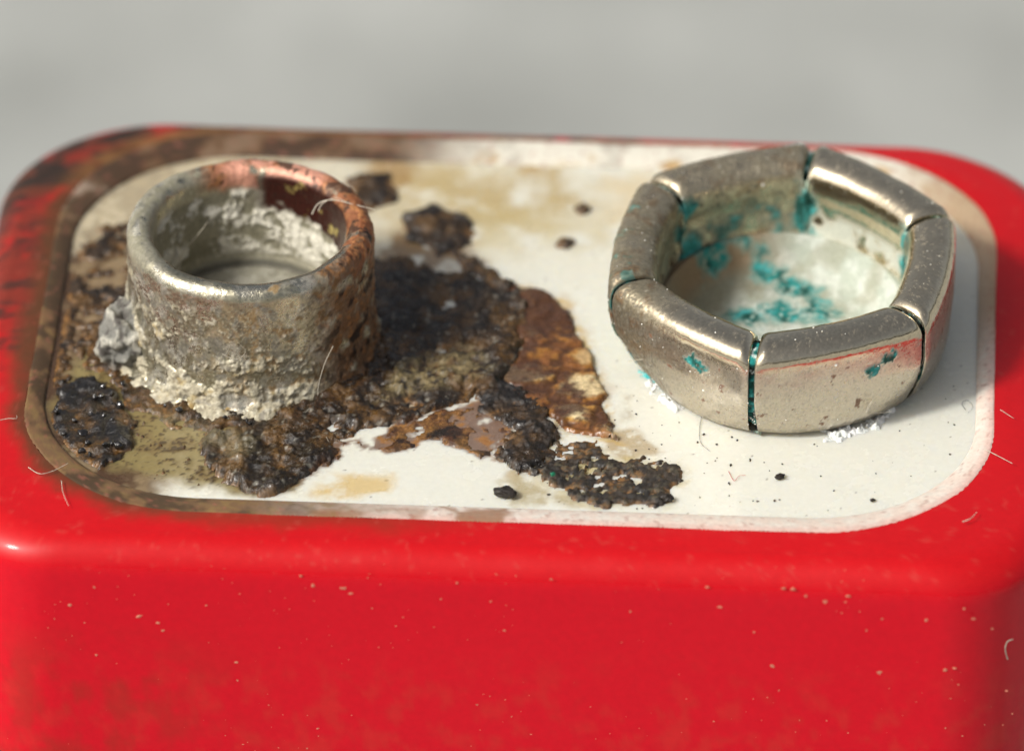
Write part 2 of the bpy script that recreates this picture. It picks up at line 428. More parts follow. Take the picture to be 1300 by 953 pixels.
# white plate with its thin stains
C = np.tile(np.array([.72, .712, .625]), (len(G), 1))
C = mix(C, (.70, .66, .52), sst(-.5, .4, f_lo)*.7*sst(1.5, 6, G[:, 1]))
def stainp(C, pts, col, a, soft=.4, warp=.6, seed=0, br=0.):
    m = pmask(G, pts, soft, warp, .9, seed)
    if br: m = m*sst(-br, br*.4, f_md)
    return mix(C, col, m*a)
C = stainp(C, [(95, 300), (170, 210), (230, 180), (400, 165), (530, 172), (530, 205), (440, 200), (300, 215), (220, 230), (170, 300), (120, 360)], (.24, .15, .06), .85, .5, .7, 12, .5)
C = mix(C, (.22, .14, .058), sst(-7.2, -8.6, G[:, 0]+.5*f_md)*.92)
C = mix(C, (.075, .036, .015), sst(-7.7, -9.0, G[:, 0]+.6*f_md)*sst(-.3, .08, f_md+.17)*.94)
C = mix(C, (.55, .47, .33), sst(-5, -8, G[:, 0])*sst(2.5, 4.5, G[:, 1])*sst(-.1, .25, f_md)*.8)
C = mix(C, (.58, .50, .34), sst(-1.5, -4, G[:, 0])*sst(3, 5, G[:, 1])*.6)
C = stainp(C, [(485, 225), (560, 208), (700, 222), (770, 240), (730, 275), (610, 292), (560, 275), (500, 300)], (.42, .29, .08), .75, .9, .7, 14, .9)
C = stainp(C, [(590, 275), (640, 270), (780, 275), (780, 310), (680, 300), (620, 320)], (.52, .42, .20), .6, .7, .7, 15, .8)
C = stainp(C, [(480, 180), (520, 178), (530, 230), (490, 250), (470, 215)], (.34, .2, .06), .8, .3, .5, 16, .5)
C = stainp(C, [(690, 188), (706, 200), (690, 226), (665, 215)], (.42, .26, .07), .75, .25, .4, 17)
C = stainp(C, [(700, 215), (716, 213), (712, 250), (695, 250)], (.45, .33, .14), .6, .25, .4, 18)
C = stainp(C, [(770, 225), (850, 225), (830, 275), (780, 280)], (.62, .46, .22), .5, .5, .5, 19)
C = stainp(C, [(470, 290), (560, 300), (620, 330), (560, 350), (480, 340)], (.20, .11, .04), .8, .3, .5, 20, .4)
C = stainp(C, [(425, 606), (500, 602), (508, 630), (415, 634), (385, 628)], (.60, .40, .10), .7, .25, .4, 22, .4)
C = stainp(C, [(655, 592), (700, 620), (745, 640), (655, 642), (640, 622)], (.36, .27, .10), .7, .2, .4, 23, .4)
C = stainp(C, [(772, 545), (805, 540), (838, 575), (800, 592), (770, 575)], (.40, .30, .16), .75, .15, .4, 24, .25)
C = stainp(C, [(775, 500), (795, 500), (795, 535), (782, 535)], (.42, .36, .25), .6, .15, .3, 25, .25)
halo = np.clip(np.maximum.reduce([pmask(G, p, .45, .4, 1.3, 30+i) for i, p in enumerate((MAIN, AMBER, LINK, BLOB))]), 0, 1)
C = mix(C, (.40, .22, .05), halo*sst(-.3, .25, f_md)*.65)
C = mix(C, (.55, .36, .08), pmask(G, AMBER, .3, .5, 2.2, 47)*sst(-.3, .2, f_hi+.1)*.85)
C = mix(C, (.52, .40, .15), pmask(G, CRUMB, .35, .5, 1.3, 40)*.8*sst(-.3, .2, f_md))
ol = np.clip(m_olive, 0, 1)
C = mix(C, (.255, .20, .08), ol*.95)
C = mix(C, (.20, .14, .055), ol*sst(-.02, .35, f_md)*.8)
spk = sst(.2, .42, f_vh*.7+f_hi*.6+.25*sst(-.1, .4, f_md))
C = mix(C, (.045, .025, .012), ol*spk*.9)
C = mix(C, (.13, .045, .015), np.clip(m_rust, 0, 1)*sst(-.45, -.15, f_md)*.85)
C = mix(C, (.36, .16, .035), m_rust*sst(.05, .4, fbm(G, 2.4, 5, 67))*.8)
dotw, _, dotr = worley(G, 1.5, 3)
C = mix(C, (.12, .08, .05), sst(.055, .02, dotw)*(dotr > .72)*.8)
Rg = np.full(len(G), .26)+.08*f_md; Rg = mixs(Rg, .34, ol); Rg = mixs(Rg, .5, halo*.6)
Z = ZP + .012*f_lo + .02*ol*f_hi + .015*m_rust*(.5+f_hi) + .02*ol*spk
keep = rrect(G, OPEN[0]+.0, OPEN[1], OPEN[2], OPEN[3]) < .03
def sub_grid(mask, V, *arrs):
    F = gridfaces(NX, NY); F = F[mask[F].all(1)]
    u, inv = np.unique(F, return_inverse=True)
    return V[u], inv.reshape(-1, 4)[:, :], [a[u] for a in arrs]
V, F, (c_, r_) = sub_grid(keep, np.c_[G, Z], C, Rg)
plate = npmesh('top_plate', V, F, M_plate, bat, c_, r_, np.zeros(len(V)))

# the leak crust: relief standing on the plate
w1, w2, wid = worley(G + .12*np.c_[f_md, f_hi], 3.2, 1)
g1, g2, gid = worley(G + .06*np.c_[f_hi, f_vh], 5.5, 2)
b1, b2, bid = worley(G, 2.2, 5); s1, s2, sid = worley(G + .05*np.c_[f_vh, f_hi], 8.5, 6)
dome = np.clip(1-w1*1.35, 0, 1)**.6; grain = np.clip(1-g1*1.3, 0, 1)**.6; ball = np.clip(1-b1*1.5, 0, 1)**.5
H = np.zeros(len(G))
def terrace(x, k):                             # thin flakes lying over one another
    y = x*k; f = y-np.floor(y)
    return (np.floor(y)+sst(.0, .28, f)*.85+.15*f)/k
fl1 = terrace(fbm(G, 1.15, 5, 75), 7.0); fl2 = terrace(fbm(G, 2.1, 4, 76), 5.0)
Hm = m_main*(.13 + .22*fl1 + .10*fl2 + .035*f_hi + .035*f_vh + .10*sst(4.6, 3.0, rs)) - .10*arc*m_main + .07*np.exp(-((rs-6.0)/.3)**2)*m_main
H = np.maximum(H, Hm)
H = np.maximum(H, m_tar*(.12+.12*ball*bid+.16*f_md+.06*f_hi+.03*f_vh))
H = np.maximum(H, m_left*(.08+.14*f_md+.08*f_hi+.04*f_vh))
H = np.maximum(H, m_link*(.12+.18*fl1+.08*fl2+.06*f_hi+.04*f_vh))
H = np.maximum(H, m_crumb*(.06+.07*np.clip(1-s1*1.2, 0, 1)**.6*sid+.09*f_md+.05*f_hi+.04*f_vh))
H = np.maximum(H, m_rust*np.clip(.04+.11*fl1+.03*f_hi+.02*f_vh, 0, 1))
H = np.maximum(H, m_blob*(.15+.14*f_md+.08*f_hi+.04*f_vh))
H = np.maximum(H, m_ring*(.10+.12*fl1+.10*f_md+.07*f_hi+.05*f_vh))
# single droplets on the olive film
e1, e2, eid = worley(G, 3.8, 9)
H = np.maximum(H, m_olive*(eid > .35)*.09*np.sqrt(np.clip(1-(e1/(.10+.2*(eid-.35)))**2, 0, 1)))
lip = sst(.05, .4, -rrect(G, *OPEN))
H *= lip
# colours of the crust
Cc = np.tile(np.array([.044, .024, .009]), (len(G), 1))
Cc = mix(Cc, (.020, .012, .006), sst(-.2, .2, f_md))
Cc = mix(Cc, (.085, .032, .013), np.clip(m_rust-m_main-m_link, 0, 1)*.9)
Cc = mix(Cc, (.115, .058, .015), sst(-.1, .3, fbm(G, 1.1, 5, 71))*.9)
Cc = mix(Cc, (.009, .006, .004), sst(.05, .25, fbm(G, 2.4, 4, 74))*.7)
Cc = mix(Cc, (.20, .15, .065), pmask(G, [(505, 470), (560, 448), (612, 452), (628, 476), (570, 498), (505, 508), (470, 510)], .25, .4, 1.2, 45)*sst(-.3, .2, f_hi)*.9)
Cc = mix(Cc, (.09, .042, .014), m_ring*.5*sst(-.1, .3, f_hi))
Cc = mix(Cc, (.20, .17, .09), pmask(G, [(185, 520), (260, 545), (330, 560), (310, 590), (240, 560), (190, 540)], .2, .3, 1.2, 46)*.4)
Cc = mix(Cc, (.014, .011, .008), np.clip(m_crumb-m_link, 0, 1)*.85); Cc = mix(Cc, (.085, .07, .04), np.clip(m_crumb-m_link, 0, 1)*sst(.05, .35, f_hi)*.8)
Cc = mix(Cc, (.010, .009, .009), np.maximum(m_tar, m_link*.6)*sst(-.4, .1, f_md)*.9)
Cc = mix(Cc, (.34, .16, .04), sst(.10, .02, H)*sst(-.2, .2, f_hi)*.7)
Cc = mix(Cc, (.32, .30, .24), sst(.34, .5, fbm(G, 6, 3, 77))*m_main*.55)
Cc = mix(Cc, (.009, .007, .006), arc*.85)
Rc = np.full(len(G), .24); Rc = mixs(Rc, .5, sst(-.05, .3, fbm(G, .9, 4, 72))); Rc = mixs(Rc, .2, np.maximum(m_tar, m_ring*.8)); Rc = mixs(Rc, .6, np.clip(m_crumb-m_link, 0, 1))
own = np.zeros(len(G), int)
own[m_main > .02] = 1; own[(m_link > .3)] = 2; own[(m_crumb > .02) & (m_link < .3)] = 3
own[(m_left > .02)] = 4; own[m_ring > .05] = 5; own[m_tar > .05] = 6; own[(m_blob > .02) & (own == 0)] = 7
own[(own == 0) & (m_rust > .05) & (H > .012)] = 9; own[(own == 0) & (H > .015)] = 8
names = {1: ('brown_crust', 'thick dark brown flaky crust beside the stud'), 2: ('black_crust', 'black lumpy crust beside the amber scales'),
         3: ('crumbly_crust', 'dry dark crumbly crust by the front rim'), 4: ('brown_crust', 'brown crust left of the stud'),
         5: ('tarry_crust', 'glossy black crust round the foot of the stud'), 6: ('tar_lump', 'shiny black tar lump in the front left corner'),
         7: ('brown_blob', 'dark brown blobs on the plate behind'), 8: ('droplets', None), 9: ('rust_film', 'thin rust brown film between the crust and the front rim')}
def fill(i):
    # vertices of one region plus one ring so that the regions join without gaps
    m = own == i
    if i in (1, 2, 3, 5): m = m | ((own > 0) & (H > .03) & dilate(m))
    return m & (H > .006)
def dilate(m):
    a = m.reshape(NX, NY); b = a.copy()
    b[1:] |= a[:-1]; b[:-1] |= a[1:]; b[:, 1:] |= a[:, :-1]; b[:, :-1] |= a[:, 1:]
    return b.ravel()
def border_down(F, V):                          # sink open borders into the plate
    e = np.sort(np.concatenate([F[:, [0, 1]], F[:, [1, 2]], F[:, [2, 3]], F[:, [3, 0]]]), 1)
    u, c = np.unique(e, axis=0, return_counts=True)
    b = np.unique(u[c == 1]); V[b, 2] = np.minimum(V[b, 2], np.where(V[b, 2] < ZP+.09, ZP-.03, V[b, 2]))
    return V
JX = .03*np.c_[f_vh, np.roll(f_vh, 7)]*sst(.02, .15, H)[:, None]
bits = []
for i, (nm, lb) in names.items():
    mk = fill(i)
    if i == 8: mk = dilate(mk)
    V, F, (c_, r_) = sub_grid(mk, np.c_[G+JX, ZP+H-.012], Cc, Rc)
    if not len(F): continue
    V = border_down(F, V)
    if i == 8:
        bits.append((V, F, c_, r_)); continue
    lab = np.arange(len(V))
    while True:
        fm = lab[F].min(1); new = lab.copy(); np.minimum.at(new, F.ravel(), np.repeat(fm, 4)); new = new[new]
        if (new == lab).all(): break
        lab = new
    fl_ = lab[F[:, 0]]; ids, cnt = np.unique(fl_, return_counts=True)
    for q, c in sorted(zip(ids, cnt), key=lambda t: -t[1]):
        Fq = F[fl_ == q]; u, inv = np.unique(Fq, return_inverse=True); Fq = inv.reshape(-1, 4)
        if c < 400:
            bits.append((V[u], Fq, c_[u], r_[u])); continue
        o = npmesh(nm, V[u], Fq, M_crust, bat, c_[u], r_[u], np.zeros(len(u)))
        o['label'] = lb
n_ = np.cumsum([0]+[len(b[0]) for b in bits])
o = npmesh('crust_bits', np.concatenate([b[0] for b in bits]), np.concatenate([b[1]+k_ for b, k_ in zip(bits, n_)]), M_crust, bat,
           np.concatenate([b[2] for b in bits]), np.concatenate([b[3] for b in bits]), np.zeros(n_[-1]))
o['kind'] = 'stuff'

# amber scales: cells of resin, each domed, brown in the joints
A = np.c_[G[:, 0]*.85, G[:, 1]*1.0]
a1, a2, aid = worley(A + .24*np.c_[f_md, fbm(G, 1.3, 4, 78)] + .05*np.c_[f_hi, f_vh], 1.05, 11)
edge = a2-a1
Ha = m_amber*(.065+.06*sst(0, .3, edge)*(.4+aid)+.05*fl1+.03*fl2+.02*f_hi)*lip
Ca = np.tile(np.array([.30, .13, .025]), (len(G), 1))
Ca = mix(Ca, (.52, .30, .07), sst(.12, .5, edge)*sst(.25, .75, aid))
Ca = mix(Ca, (.70, .58, .34), sst(.28, .62, edge+.3*f_md)*sst(.3, .5, aid)*.95)
Ca = mix(Ca, (.06, .022, .009), sst(.24, .02, edge+.14*f_hi+.28*f_md)*.9)
Ca = mix(Ca, (.20, .075, .018), sst(-.1, .22, fbm(G, 1.9, 5, 73))*.85)
Ca = mix(Ca, (.07, .028, .013), sst(.0, .3, f_md+.35*(1-sst(-1.0, 1.3, G[:, 0]-1.0)))*.9)
V, F, (c_, r_) = sub_grid((Ha > .008), np.c_[G, ZP+Ha-.012], Ca, np.full(len(G), .28)+.2*sst(.2, 0, edge))
o = npmesh('amber_scale', border_down(F, V), F, M_amber, bat, c_, r_, np.zeros(len(V)))
o['label'] = 'cracked amber coloured resin scales at the edge of the crust'

# ------------------------------------------------------------------ the stud
def resample(pts, step):
    P = np.array(pts, float); d = np.r_[0, np.cumsum(np.hypot(*np.diff(P, axis=0).T))]
    t = np.linspace(0, d[-1], int(d[-1]/step)+2)
    return np.c_[np.interp(t, d, P[:, 0]), np.interp(t, d, P[:, 1])], t
prof = [(3.42, -.05), (3.3, .06), (3.12, .16), (3.03, .32), (2.97, .6), (2.94, 1.1), (2.93, 2.2), (2.94, 2.75)]
for a in np.linspace(0, math.pi, 16): prof.append((2.635+.31*math.cos(a), 2.96+.31*math.sin(a)))
prof += [(2.31, 2.5), (2.27, 2.2), (2.2, 1.6), (2.21, 1.15), (2.15, .98), (2.02, .92), (1.9, .86), (1.75, .9), (1.2, .93), (.02, .95)]
pr, ps = resample(prof, .032)
NT = 640; th = np.arange(NT)*2*math.pi/NT
R_, Z_ = pr[:, 0], pr[:, 1]
TH = np.repeat(th, len(pr)); RR = np.tile(R_, NT); ZZ = np.tile(Z_, NT); SS = np.tile(ps, NT)
az = (np.degrees(TH)+180) % 360-180
nrm2 = np.gradient(pr, axis=0); nrm2 = np.c_[nrm2[:, 1], -nrm2[:, 0]]; nrm2 /= np.linalg.norm(nrm2, axis=1)[:, None]+1e-9
NR, NZ = np.tile(nrm2[:, 0], NT), np.tile(nrm2[:, 1], NT)
NR, NZ = NR*1.0, NZ*1.0
X0 = np.c_[RR*np.cos(TH), RR*np.sin(TH), ZZ]
ph = np.c_[np.cos(TH)*1.6, np.sin(TH)*1.6, 0*TH]
wob = sst(1.6, 3.0, ZZ)*1.0
X0[:, 2] *= 1.045; X0[:, 2] += wob*.07*fbm(ph, 1, 4, 79)
rw = 1+(.016*fbm(ph, .8, 3, 78)+.010*fbm(ph, 2.2, 3, 77))*sst(.1, .5, RR); X0[:, 0] *= rw; X0[:, 1] *= rw
s_top = ps[np.argmax(Z_)]
inside = (SS > s_top)
q_lo, q_md, q_hi, q_vh = fbm(X0, .7, 4, 81), fbm(X0, 1.7, 5, 82), fbm(X0, 5, 4, 83), fbm(X0, 10, 3, 84)
C = np.tile(np.array([.54, .495, .37]), (len(X0), 1)); Rg = np.full(len(X0), .25); Mt = np.ones(len(X0))
out = ~inside
# tarnish
t = sst(-.25, .25, q_md)*np.where(ZZ > 2.6, .55, .9)
tl = band(az, 95, 215, 20)*sst(2.6, 2.85, ZZ)*sst(-.3, .1, q_md+.12); t = np.maximum(t, tl)
C = mix(C, (.30, .28, .19), t*.75); C = mix(C, (.40, .37, .28), tl*sst(-.1, .25, q_hi)*.85); Mt = mixs(Mt, .35, tl); Rg = mixs(Rg, .42, t)
t = sst(.05, .3, fbm(X0, 2.3, 5, 85))*out
C = mix(C, (.20, .19, .17), t*.7); Rg = mixs(Rg, .5, t); Mt = mixs(Mt, .6, t)
t = sst(.08, .3, fbm(X0, 1.9, 5, 86))*out*band(az, -100, 20, 25)
C = mix(C, (.28, .15, .035), t*.75); Rg = mixs(Rg, .6, t); Mt = mixs(Mt, .35, t)
# pale crust on the outer wall, thicker towards the foot
hgt = sst(2.75, .2, ZZ)
cr_f = fbm(X0*np.array([1, 1, 1.2]), 1.5, 6, 87, .62)
pale = sst(.10, .30, cr_f+.62*hgt-.34)*out*sst(2.75, 2.3, ZZ+.3*q_md)
pale = np.maximum(pale, sst(.25, .4, q_hi*.5+cr_f*.5+.12)*out*.6*sst(2.8, 2.4, ZZ))
rustR = band(az, -48, 50, 14)*sst(-.25, .15, q_md+.25)*out
pale *= 1-.75*rustR
C = mix(C, (.42, .375, .27), pale); C = mix(C, (.58, .54, .42), pale*sst(.05, .35, q_hi)*.8); C = mix(C, (.22, .19, .13), pale*sst(.08, .3, q_vh)*.6); C = mix(C, (.36, .27, .12), pale*sst(.1, .4, fbm(X0, 2.6, 4, 88))*.8)
C = mix(C, (.24, .22, .19), pale*sst(.12, .4, fbm(X0, 3.2, 4, 89))*.6)
Rg = mixs(Rg, .85, pale); Mt = mixs(Mt, 0, pale)
# bright crystals and dark pits all over the outer wall
sp1 = sst(.22, .42, fbm(X0, 15, 2, 141))*out*sst(3.0, 2.6, ZZ); sp1 = sp1*.45; C = mix(C, (.66, .61, .44), sp1); Mt = mixs(Mt, .2, sp1); Rg = mixs(Rg, .6, sp1)
sp2 = sst(.2, .38, fbm(X0, 8, 3, 142))*out*sst(3.0, 2.6, ZZ); sp2 = sp2*.5; C = mix(C, (.12, .10, .07), sp2); Mt = mixs(Mt, .3, sp2)
sp3 = sst(.22, .36, fbm(X0, 2.4, 4, 143))*out*(1-pale)*sst(3.0, 2.6, ZZ); C = mix(C, (.20, .185, .14), sp3*.7); Mt = mixs(Mt, .5, sp3); Rg = mixs(Rg, .45, sp3)
sil = sst(.12, .35, fbm(X0, 1.4, 4, 144))*out*(1-pale); C = mix(C, (.62, .59, .50), sil*.6); Rg = mixs(Rg, .24, sil)
# rust on the right
C = mix(C, (.17, .07, .025), rustR*.85); C = mix(C, (.34, .15, .05), rustR*sst(.05, .35, q_hi)*.8); C = mix(C, (.03, .015, .01), rustR*sst(.08, .35, fbm(X0, 2.4, 4, 90)))
Rg = mixs(Rg, .6, rustR); Mt = mixs(Mt, .25, rustR)
# worn copper along the back and right of the rim
cop = band(az, -25, 122, 10)*sst(2.62, 2.95, ZZ+.25*q_md)*sst(-.42, -.2, fbm(X0, 1.3, 4, 93))
C = mix(C, (.30, .10, .035), cop*.95); Mt = mixs(Mt, .3, cop); Rg = mixs(Rg, .5, cop)
pink = cop*band(az, 50, 110, 8)*sst(-.3, 0, q_md+.1)
C = mix(C, (.74, .36, .25), pink*.95); C = mix(C, (.07, .035, .02), cop*sst(.10, .24, fbm(X0, 1.6, 4, 91))*.92); C = mix(C, (.5, .22, .08), cop*(1-pink)*sst(.05, .3, q_hi)*.7)
# dark red varnish under the back right of the rim, inside
var_ = band(az, 8, 92, 8)*inside*sst(2.05, 2.25, ZZ+.35*q_md-.004*(az-50))*sst(3.18, 3.02, ZZ)
C = mix(C, (.035, .010, .007), var_); Rg = mixs(Rg, .18, var_); Mt = mixs(Mt, 0, var_)
C = mix(C, (.40, .32, .10), var_*sst(.3, .55, fbm(X0, 1.9, 4, 92))*.8); 
# inner wall and floor
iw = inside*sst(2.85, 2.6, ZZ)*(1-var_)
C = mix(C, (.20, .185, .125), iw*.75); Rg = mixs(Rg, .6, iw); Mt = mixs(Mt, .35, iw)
wl = iw*sst(-.12, .2, cr_f+.2*band(az, -20, 110, 25)-.10)*sst(.95, 1.2, ZZ)
C = mix(C, (.64, .61, .51), wl); Rg = mixs(Rg, .85, wl); Mt = mixs(Mt, 0, wl)
fl = sst(1.0, .93, ZZ)*inside*sst(2.15, 1.9, RR)
C = mix(C, (.30, .285, .225), fl*.9); C = mix(C, (.42, .40, .33), fl*sst(0, .3, q_md)*.8); Rg = mixs(Rg, .7, fl); Mt = mixs(Mt, .2, fl)
rg_ = np.exp(-((RR-1.98)/.12)**2)*inside*sst(1.1, .95, ZZ); C = mix(C, (.06, .055, .04), rg_*.9)  # shadow line round the edge of the floor, put into the colour
D = .012*q_md+.004*q_hi + .010*sp1 - .008*sp2 + pale*(.045+.07*np.clip(cr_f, -.2, 1)+.035*q_hi+.015*q_vh)*(.4+.9*hgt) + rustR*(.02+.03*q_hi+.02*q_vh) + wl*(.05+.06*q_hi) + cop*.015*q_hi + var_*.02*q_md
D *= sst(0, .2, RR)
N3 = np.c_[NR*np.cos(TH), NR*np.sin(TH), NZ]
V = X0 + N3*D[:, None]
V[:, 0] += SX; V[:, 1] += SY; V[:, 2] += ZP
stud = npmesh('snap_stud', V, gridfaces(NT, len(pr), True), M_stud, bat, C, Rg, Mt)
stud['label'] = 'corroded round metal stud with a copper coloured rim'

# crumbly yellowish salt collar at the foot of the stud
a_ = np.linspace(0, 2*math.pi, 520, endpoint=False); s_ = np.linspace(0, 1, 26)
AA, S2 = np.meshgrid(a_, s_, indexing='ij'); AA, S2 = AA.ravel(), S2.ravel()
B0 = np.c_[np.cos(AA)*3, np.sin(AA)*3, S2*.8]
wv = fbm(np.c_[np.cos(AA)*3, np.sin(AA)*3, 0*AA], .9, 4, 95)
wid_ = np.clip(.17+.38*wv, .01, .55)*(.35+.65*band(np.degrees(AA), -200, -55, 25)); hh = np.clip(.28+.7*wv, .04, .85)*(.4+.6*band(np.degrees(AA), -220, -50, 25))
r_o = 2.93+wid_*(1-S2)**1.2*1.25+.02; z_o = -.04+hh*S2
nn = fbm(B0, 2.4, 5, 96, .65); n2 = fbm(B0, 7, 3, 97)
V = np.c_[(r_o+.10*nn+.03*n2)*np.cos(AA)+SX, (r_o+.10*nn+.03*n2)*np.sin(AA)+SY, z_o+.08*nn*np.minimum(1, S2*3)+ZP]
C = np.tile(np.array([.24, .195, .105]), (len(V), 1)); C = mix(C, (.42, .365, .23), sst(0, .3, nn)); C = mix(C, (.33, .21, .07), sst(.05, .35, fbm(B0, 1.8, 4, 98))*.8); C = mix(C, (.10, .05, .025), sst(.12, .35, fbm(B0, 2.2, 4, 99))*.8)
C = mix(C, (.13, .06, .025), band(np.degrees(AA), -60, 60, 20)*.8)
o = npmesh('salt_collar', V, gridfaces(520, 26, True), M_salt, bat, C, np.full(len(V), .85), np.zeros(len(V)))

def greycol(V, n):
    c = np.tile(np.array([.22, .215, .19]), (len(V), 1))
    c = mix(c, (.48, .46, .39), sst(.02, .3, n)); c = mix(c, (.10, .09, .08), sst(.05, .35, fbm(V, 2.6, 4, 5)))
    return mix(c, (.16, .08, .04), sst(-.3, -.7, V[:, 2])*.8)
gl = lump('grey_residue', (SX-2.95, SY-.85, ZP+.55), (.66, .8, .95), M_salt, bat, 5, 1.8, .45, 12, greycol, False)
gl['label'] = 'grey crumbly residue lump against the left side of the stud'

# ------------------------------------------------------------------ the socket
SEAM = [-98, -38, 22, 82, 142, 202]
prof = [(3.5, -.06), (3.68, .03), (3.85, .14), (3.96, .32), (4.03, .6), (4.08, 1.0), (4.10, 1.4), (4.10, 1.75)]
def sq(v): return math.copysign(abs(v)**.70, v)
for a in np.linspace(.12, math.pi*1.05, 30): prof.append((3.53+.57*sq(math.cos(a))+.0, 2.16+.55*sq(math.sin(a))-.05*max(0, -math.cos(a))*math.sin(a)))
prof += [(3.02, 1.75), (3.04, 1.45), (3.0, 1.1), (2.9, .75)]
pk, pks = resample(prof, .05)
s_roll = pks[np.argmax(pk[:, 1])]
def knorm(pr):
    n = np.gradient(pr, axis=0); n = np.c_[n[:, 1], -n[:, 0]]
    return n/(np.linalg.norm(n, axis=1)[:, None]+1e-9)
def petal_points(c_az, U, pr):
    # straight sided at the roll, round at the foot
    R0 = np.tile(pr[:, 0], len(U)); Z0 = np.tile(pr[:, 1], len(U)); UU = np.repeat(U, len(pr))
    nn = np.array([math.cos(c_az), math.sin(c_az)]); tt = np.array([-nn[1], nn[0]])
    half = math.radians(30)*(1-.022)
    ang = UU*half
    circ = np.c_[R0*np.cos(ang), R0*np.sin(ang)]
    hexa = np.c_[R0*.985, R0*.985*np.tan(ang)]
    kk = .42+.58*sst(1.5, .1, Z0)
    q = circ*kk[:, None]+hexa*(1-kk[:, None])
    # parallel seam gap whatever the radius
    lim = np.maximum(q[:, 0]*math.tan(math.radians(30))-.125, .05)
    q[:, 1] = UU*np.minimum(lim, np.abs(q[:, 1]).max()*2) if False else np.clip(q[:, 1], -lim, lim)
    endr = np.clip((np.abs(UU)-.87)/.13, 0, 1)
    Z0 = Z0-.20*endr**2.2*sst(1.2, 2.4, Z0)
    q[:, 0] -= .09*endr**2.2*sst(.2, 1.6, Z0)
    XY = q[:, :1]*nn+q[:, 1:]*tt
    aa = np.degrees(np.arctan2(XY[:, 1], XY[:, 0])); XY *= (1-.085*band(aa, -165, -128, 32)*sst(2.0, .2, Z0))[:, None]
    return np.c_[XY, Z0], UU, R0

TEALS = [at_cyl(1128, 448, (KX, KY), 4.12), at_cyl(1110, 466, (KX, KY), 4.12), at_cyl(880, 455, (KX, KY), 4.12), at_cyl(888, 460, (KX, KY), 4.12)]
NU = 150
sock_parent = None
pet_pts = []
def lean(X):                                   # the rim stands a little higher at the back
    X = X.copy(); X[:, 1] *= 1.04; X[:, 2] *= 1.045+.0105*X[:, 1]; return X
def tealcol(C, m, X, s=0):
    C = mix(C, (.012, .22, .20), m); C = mix(C, (.07, .40, .39), m*sst(.05, .35, fbm(X, 4, 4, 101+s))); return mix(C, (.004, .06, .045), m*sst(-.05, .3, fbm(X, 2.5, 4, 102+s)))

# cup floor, the bottom of the socket
pf = [(3.2, .05), (3.2, .35), (3.15, .9), (2.85, 1.05), (2.6, .62), (2.35, .42), (2.0, .36), (1.2, .34), (.02, .33)]
pf, pfs = resample(pf, .05)
NT2 = 300; th = np.arange(NT2)*2*math.pi/NT2
TH = np.repeat(th, len(pf)); RR = np.tile(pf[:, 0], NT2); ZZ = np.tile(pf[:, 1], NT2)
X0 = np.c_[RR*np.cos(TH), RR*np.sin(TH), ZZ]
q1, q2, q3 = fbm(X0, .8, 4, 111), fbm(X0, 2, 5, 112), fbm(X0, 6, 4, 113)
C = np.tile(np.array([.46, .50, .42]), (len(X0), 1)); C = mix(C, (.60, .63, .56), sst(-.1, .3, q2)); C = mix(C, (.34, .33, .24), sst(.05, .4, q1)*.6)
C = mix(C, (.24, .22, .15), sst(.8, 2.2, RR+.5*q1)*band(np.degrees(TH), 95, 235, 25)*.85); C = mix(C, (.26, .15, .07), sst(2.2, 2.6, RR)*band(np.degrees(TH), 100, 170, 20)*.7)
C = mix(C, (.03, .10, .06), sst(1.9, 2.5, RR+.4*q2)*band(np.degrees(TH), -125, -40, 15)*.85)
tm = 0
for px, py, r in ((905, 345, .45), (900, 355, .35), (975, 352, .35), (1000, 365, .4), (1015, 368, .35), (960, 345, .25), (990, 395, .6), (1040, 397, .5), (950, 402, .55), (945, 285, .5), (1010, 245, .5)):
    p = at(px, py, ZP+.38)-np.array([KX, KY, 0]); tm = np.maximum(tm, sst(r+.25, r-.25, np.hypot(X0[:, 0]-p[0], (X0[:, 1]-p[1])*1.4)+.75*fbm(X0, 1.5, 5, 114)+.15*q3))
C = mix(C, (.26, .42, .36), np.clip(tm*2, 0, 1)*.5)
C = tealcol(C, tm*sst(-.35, .15, q3+.1), X0)
V = X0+np.c_[np.zeros(len(X0)), np.zeros(len(X0)), (.02*q2+.02*q3)*sst(0, .3, RR)+.015*tm*q3]
V = lean(V)+np.array([KX, KY, ZP])
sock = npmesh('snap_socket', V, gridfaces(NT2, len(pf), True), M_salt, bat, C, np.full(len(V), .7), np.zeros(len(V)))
sock['label'] = 'six sided snap socket with rolled metal edges and turquoise corrosion'

